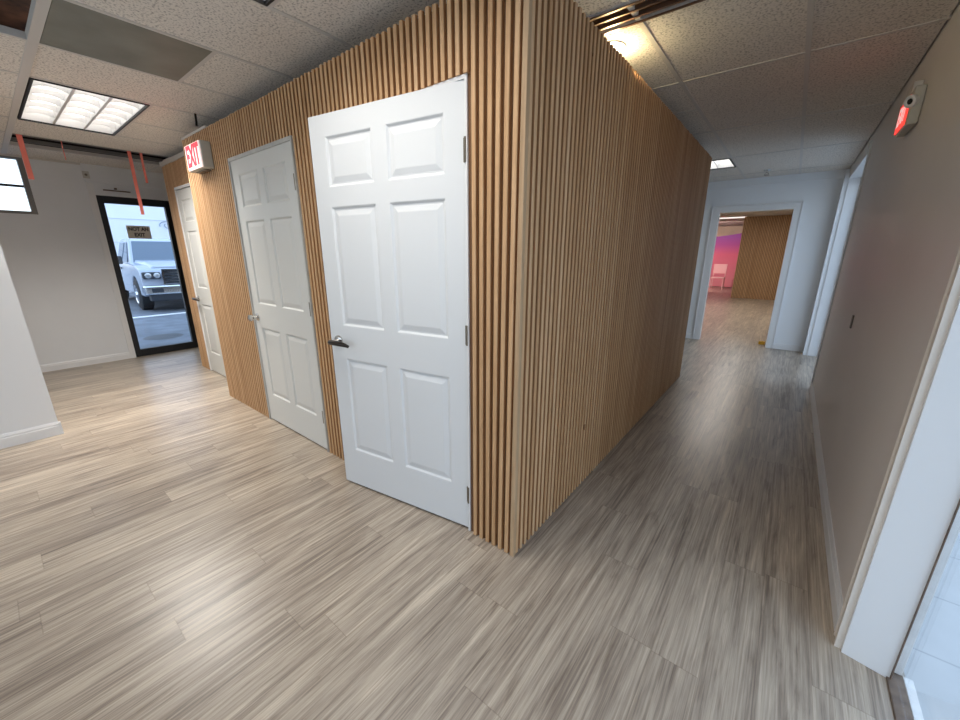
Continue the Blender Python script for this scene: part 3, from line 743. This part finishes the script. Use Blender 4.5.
# pink chair in front of it
ch = empty('chair', (-2.17, 17.6, 0)); tag(ch, 'pink chair in front of the coral backdrop in the far room', 'chair')
s_ = MB(); s_.box(-.22,.22,-.22,.22,.43,.47); s_.build('seat', M['pinkplastic'], ch, bevel=.01)
s_ = MB(); s_.box(-.22,.22,.19,.22,.60,.95); s_.build('backrest', M['pinkplastic'], ch, bevel=.01)
for sx in (-.20,.20):
    MB().tube([(sx,.205,.0),(sx,.205,.95)], .014).build('leg', M['pinkplastic'], ch); MB().tube([(sx,-.20,0),(sx,-.20,.44)], .014).build('leg', M['pinkplastic'], ch)
M_far = emis('far_lamp', (1,.95,.88), 9)
M_farlow = emis('far_lamp_low', (1,.95,.88), .75)
def farlight(x, y, label, w=.6, l=1.18, mt=None):
    e = empty('ceiling_light', (x, y, CZ+.01)); tag(e, label, 'ceiling light', 'ceiling panels in the far room')
    MB().box(-w/2,w/2,-l/2,l/2,-.002,.012).build('diffuser', mt or M_far, e)
    b = MB(); b.box(-w/2-.012,-w/2,-l/2,l/2,-.006,.012); b.box(w/2,w/2+.012,-l/2,l/2,-.006,.012); b.box(-w/2-.012,w/2+.012,-l/2-.012,-l/2,-.006,.012); b.box(-w/2-.012,w/2+.012,l/2,l/2+.012,-.006,.012)
    b.build('frame', M['louver'], e)
farlight(-1.87, 14.9, 'lit ceiling panel beyond the opening, left of the slatted wall', 1.1, .6, M_farlow)
farlight(-2.9, 10.6, 'lit ceiling panel in the far room hidden beside the opening')
farlight(-.9, 9.2, 'added unseen ceiling panel lighting the far room nearest the opening')  # extra panel, out of view, added to brighten the far ceiling
farlight(-.9, 12.2, 'added unseen ceiling panel lighting the far room before the slatted wall')  # second added panel, unseen, for more bounce light in the far room
farlight(1.3, 10.6, 'lit ceiling panel in the far room right of the opening')

# ------------------------------------------------------------------ outside left: car park, truck, white building
GZ = -.12
g_ = MB(); g_.box(-60, LX-.12, -30, 40, GZ-.1, GZ)
struct(g_.build('ground_car_park', M['asphalt']), 'blue-grey asphalt car park outside the glass door', 'ground')
g_ = MB(); g_.box(.56, 30, -20, 30, -.15, -.045)
struct(g_.build('ground_pavement', M['paver']), 'pale concrete pavers outside the right doorway', 'ground')
kb_ = MB(); kb_.box(-12.25, -12.10, -4, 9, GZ, GZ+.012)
tag(kb_.build('parking_line', M['stripe']), 'white painted line on the asphalt in front of the truck', 'line')
pt = MB(); pt.lathe([(0,0),(.30,0),(.28,.006),(0,.008)], (-9.0,1.83,GZ), (0,0,1), 20)
tag(pt.build('drain_cover', M['truckd'], smooth=True), 'dark round cover in the asphalt just outside the glass door', 'drain cover')
bl = MB(); bl.box(-21.5,-20.0,2.0,16,GZ,5.2)
bl = tag(bl.build('white_building', M['siding'], bevel=.02), 'long white building wall behind the pickup truck', 'building')
MB().box(-21.6,-19.9,1.9,16.1,5.2,5.33).build('roof_edge', M['stripe'], bl)
bs = MB()
for z in (.9, 1.75, 2.60): bs.box(-19.995,-19.985,2.0,16,z,z+.02)
bs.build('panel_seam', simple('seam_grey', (.55,.6,.68), .6), bl)
lg = MB()
for k, (r, a0, a1) in enumerate(((.22,.3,3.4),(.15,2.6,6.0),(.09,0,4.5))):
    lg.tube([(-19.97, 5.03+.06*k+r*1.4*math.cos(a0+(a1-a0)*q/14), 2.42+r*.8*math.sin(a0+(a1-a0)*q/14)) for q in range(15)], .018, 6)
lg.build('logo_mark', simple('logo_grey', (.36,.42,.52), .5), bl)
# dark eaves high behind
ev = MB(); ev.box(-8.3,-7.03,.98,2.9,2.115,2.21)
tag(ev.build('awning', simple('awning_edge', (.16,.165,.17), .8, var=.8, vscale=14)), 'dark mottled awning edge above the outside of the glass door', 'awning')

# truck: nose towards +x
tk = empty('pickup_truck', (-12.75, 3.42, GZ), math.radians(-2)); tag(tk, 'white pickup truck parked outside, seen through the black glass door', 'truck')
def sec(m, secs):
    """loft of closed sections, each a list of (x,y,z)"""
    rings = [[m.bm.verts.new(p) for p in s] for s in secs]; n = len(rings[0])
    for a, b in zip(rings, rings[1:]):
        for k in range(n): m.bm.faces.new((a[k], a[(k+1)%n], b[(k+1)%n], b[k]))
    m.bm.faces.new(rings[0]); m.bm.faces.new(rings[-1])
HWt = 1.0
# body side as polygon with wheel arches, extruded across; local x: 0 = bumper, negative = rearwards
def arch(cx, r=.47, zc=.42, n=12):
    return [(cx + r*math.cos(PI*k/n), zc + r*math.sin(PI*k/n)*1.02) for k in range(n+1)]
prof = [(-.10,.48)] + [(-.12,.42)] + arch(-.95)[0:] + [(-1.48,.42),(-4.10,.42)] + arch(-4.60) + [(-5.15,.50),(-5.55,.52),(-5.60,.80),(-5.60,1.30),(-3.70,1.34),(-3.68,1.22),(-1.62,1.24),(-1.2,1.235),(-.55,1.19),(-.18,1.10),(-.06,.95),(-.04,.62)]
body = MB()
body.prism([(x,-HWt,z) for x, z in prof], (0,2*HWt,0)); body.build('body', M['truckp'], tk, bevel=.05)
hd = MB(); sec(hd, [[(-1.62,-.86,1.22),(-1.62,.86,1.22),(-1.62,.80,1.31),(-1.62,-.80,1.31)], [(-.9,-.84,1.18),(-.9,.84,1.18),(-.9,.74,1.285),(-.9,-.74,1.285)], [(-.25,-.78,1.02),(-.25,.78,1.02),(-.25,.70,1.17),(-.25,-.70,1.17)]])
hd.build('hood', M['truckp'], tk, bevel=.03)
cab = MB(); sec(cab, [[(-1.50,-.93,1.20),(-1.50,.93,1.20),(-3.65,.93,1.20),(-3.65,-.93,1.20)], [(-2.25,-.76,1.84),(-2.25,.76,1.84),(-3.50,.76,1.86),(-3.50,-.76,1.86)], [(-2.42,-.66,1.91),(-2.42,.66,1.91),(-3.40,.66,1.92),(-3.40,-.66,1.92)]])
cab.build('cab', M['truckp'], tk, bevel=.02)
def on(p0, p1, p2, p3, off, inset): return None
gl = MB()  # windshield slightly proud of cab
def lerp(a, b, t): return tuple(a[i]+(b[i]-a[i])*t for i in range(3))
def pane(m, A, B, Cc, D, e, nrm):
    q = []
    cx = [(A[i]+B[i]+Cc[i]+D[i])/4 for i in range(3)]
    for P in (A, B, Cc, D): q.append(Vector(lerp(P, cx, e)) + Vector(nrm)*.006)
    m.prism(q, Vector(nrm)*.012)
pane(gl, (-1.50,-.93,1.20),(-1.50,.93,1.20),(-2.25,.76,1.84),(-2.25,-.76,1.84), .085, Vector((.64,0,.75)).normalized()); gl.build('windshield', M['truckg'], tk)
for s in (-1, 1):
    nrm = Vector((0, s*.966, .257))
    g1 = MB(); pane(g1, (-1.80,s*.93,1.22),(-2.62,s*.93,1.22),(-2.62,s*.76,1.82),(-2.34,s*.76,1.82), .10, nrm); g1.build('side_window', M['truckg'], tk)
    g2 = MB(); pane(g2, (-2.68,s*.93,1.22),(-3.50,s*.93,1.22),(-3.42,s*.76,1.82),(-2.68,s*.76,1.82), .10, nrm); g2.build('side_window', M['truckg'], tk)
    mi = MB(); mi.box(-1.98,-1.86,s*1.02-.0 if s>0 else -1.30,1.30 if s>0 else -1.02,1.20,1.42); mi.build('side_mirror', M['truckd'], tk, bevel=.03)
    dh = MB(); dh.box(-2.55,-2.40,s*1.0 if s>0 else -1.03,1.03 if s>0 else -1.0,1.06,1.10); dh.build('door_handle', M['truckd'], tk)
    for cx in (-.95, -4.60):
        wl = MB(); wl.lathe([(.20,0),(.36,0),(.41,.03),(.42,.07),(.42,.21),(.41,.25),(.36,.28),(.0,.28)], (cx, s*.735 if s>0 else -.735, .42), (0,s,0), 32)
        wl = wl.build('wheel', M['tyre'], tk, smooth=True)
        rm_ = MB(); rm_.lathe([(0,.02),(.06,.03),(.08,.005),(.21,-.005),(.24,.012),(.255,.012),(.255,-.03),(0,-.03)], (cx, s*1.018, .42), (0,s,0), 24); rm_.build('rim', M['truckc'], wl, smooth=True)
    hl = MB(); hl.box(-.16,.015,s*.60 if s>0 else -.97,.97 if s>0 else -.60,.86,1.03); hl = hl.build('headlight', M['truckd'], tk, bevel=.03)
    for yy in (.68,.86): MB().lathe([(0,.03),(.055,.03),(.068,.02),(.07,0),(0,0)], (.0, s*yy, .945), (1,0,0), 20).build('lamp', M['lens'], hl, smooth=True)
gr = MB(); gr.box(-.10,.035,-.56,.56,.74,1.07); gr = gr.build('grille', M['truckd'], tk, bevel=.03)
for k in range(4): MB().box(.03,.05,-.54,.54,.78+.075*k,.80+.075*k).build('grille_bar', M['truckc'], gr)
gs = MB(); gs.box(.03,.055,-.58,.58,1.06,1.10); gs.box(.03,.055,-.58,-.54,.72,1.06); gs.box(.03,.055,.54,.58,.72,1.06); gs.build('grille_surround', M['truckc'], gr)
bp_ = MB(); bp_.box(-.25,.10,-1.0,1.0,.46,.70); bp_ = bp_.build('bumper', M['truckc'], tk, bevel=.04)
for s in (-1,1): MB().box(.095,.108,s*.74-.12,s*.74+.12,.52,.63).build('fog_light', M['truckd'], bp_, bevel=.01)
MB().box(-.20,.06,-.9,.9,.30,.47).build('air_dam', M['truckd'], tk, bevel=.02)
MB().box(-5.3,-.3,-.7,.7,.30,.44).build('chassis', M['truckd'], tk)

# ------------------------------------------------------------------ lights
def area(name, loc, rot, sx, sy, power, col=(1,1,1), portal=False):
    l = bpy.data.lights.new(name, 'AREA'); l.shape = 'RECTANGLE'; l.size = sx; l.size_y = sy; l.energy = power; l.color = col
    if portal: l.cycles.is_portal = True
    o = bpy.data.objects.new(name, l); C.objects.link(o); o.location = loc; o.rotation_euler = rot; return o
PX = (0, PI/2, 0)      # facing -x
area('portal_right_near', (.56, .60, 1.15), PX, 2.3, 2.1, 1, portal=True)
area('portal_right_far', (.56, 6.08, 1.15), PX, 2.3, 1.75, 1, portal=True)
area('portal_back', (-2.1, -3.1, 1.32), (PI/2, 0, 0), 4.0, 2.0, 1, portal=True)
area('portal_left_door', (LX-.14, 1.43, 1.05), (0, -PI/2, 0), 2.1, .75, 1, portal=True)
area('portal_left_window', (LX-.14, -.33, 2.12), (0, -PI/2, 0), .6, 1.7, 1, portal=True)
for L_ in ('portal_right_near',): pass
# pink fill light added out of view to brighten the backdrop
l = bpy.data.lights.new('backdrop_fill', 'SPOT'); l.energy = 200; l.color = (1,.74,.72); l.spot_size = 1.6; l.shadow_soft_size = .1
o = bpy.data.objects.new('backdrop_fill', l); C.objects.link(o); o.location = (-3.6,15.6,2.2)
o.rotation_euler = (Vector((-2.1,18.9,.9))-Vector(o.location)).to_track_quat('-Z','Y').to_euler()

wd = bpy.data.worlds.new('sky'); bpy.context.scene.world = wd; wd.use_nodes = True; t = wd.node_tree
bg = t.nodes['Background']
tc = t.nodes.new('ShaderNodeTexCoord'); sx = t.nodes.new('ShaderNodeSeparateXYZ'); t.links.new(tc.outputs['Generated'], sx.inputs[0])
cr = t.nodes.new('ShaderNodeValToRGB'); t.links.new(sx.outputs['Z'], cr.inputs['Fac'])
cr.color_ramp.elements[0].position = 0; cr.color_ramp.elements[0].color = (.81,.915,1,1)
cr.color_ramp.elements[1].position = .6; cr.color_ramp.elements[1].color = (.52,.72,1,1)
t.links.new(cr.outputs['Color'], bg.inputs['Color']); bg.inputs['Strength'].default_value = 1.75

# ------------------------------------------------------------------ camera
cam = bpy.data.cameras.new('camera'); cam.sensor_width = 36; cam.lens = 383/960*36; cam.clip_start = .02; cam.clip_end = 200
co = bpy.data.objects.new('camera', cam); C.objects.link(co)
co.location = (0,0,1.405); co.rotation_euler = (PI/2 - math.atan2(108,383), 0, math.radians(38.36))
sc = bpy.context.scene; sc.camera = co
sc.view_settings.view_transform = 'Standard'; sc.view_settings.look = 'None'; sc.view_settings.gamma = 1; sc.view_settings.use_curve_mapping = False
sc.view_settings.exposure = 0.45
sc.cycles.max_bounces = 12; sc.cycles.diffuse_bounces = 6; sc.cycles.transparent_max_bounces = 12
sc.cycles.sample_clamp_indirect = 4
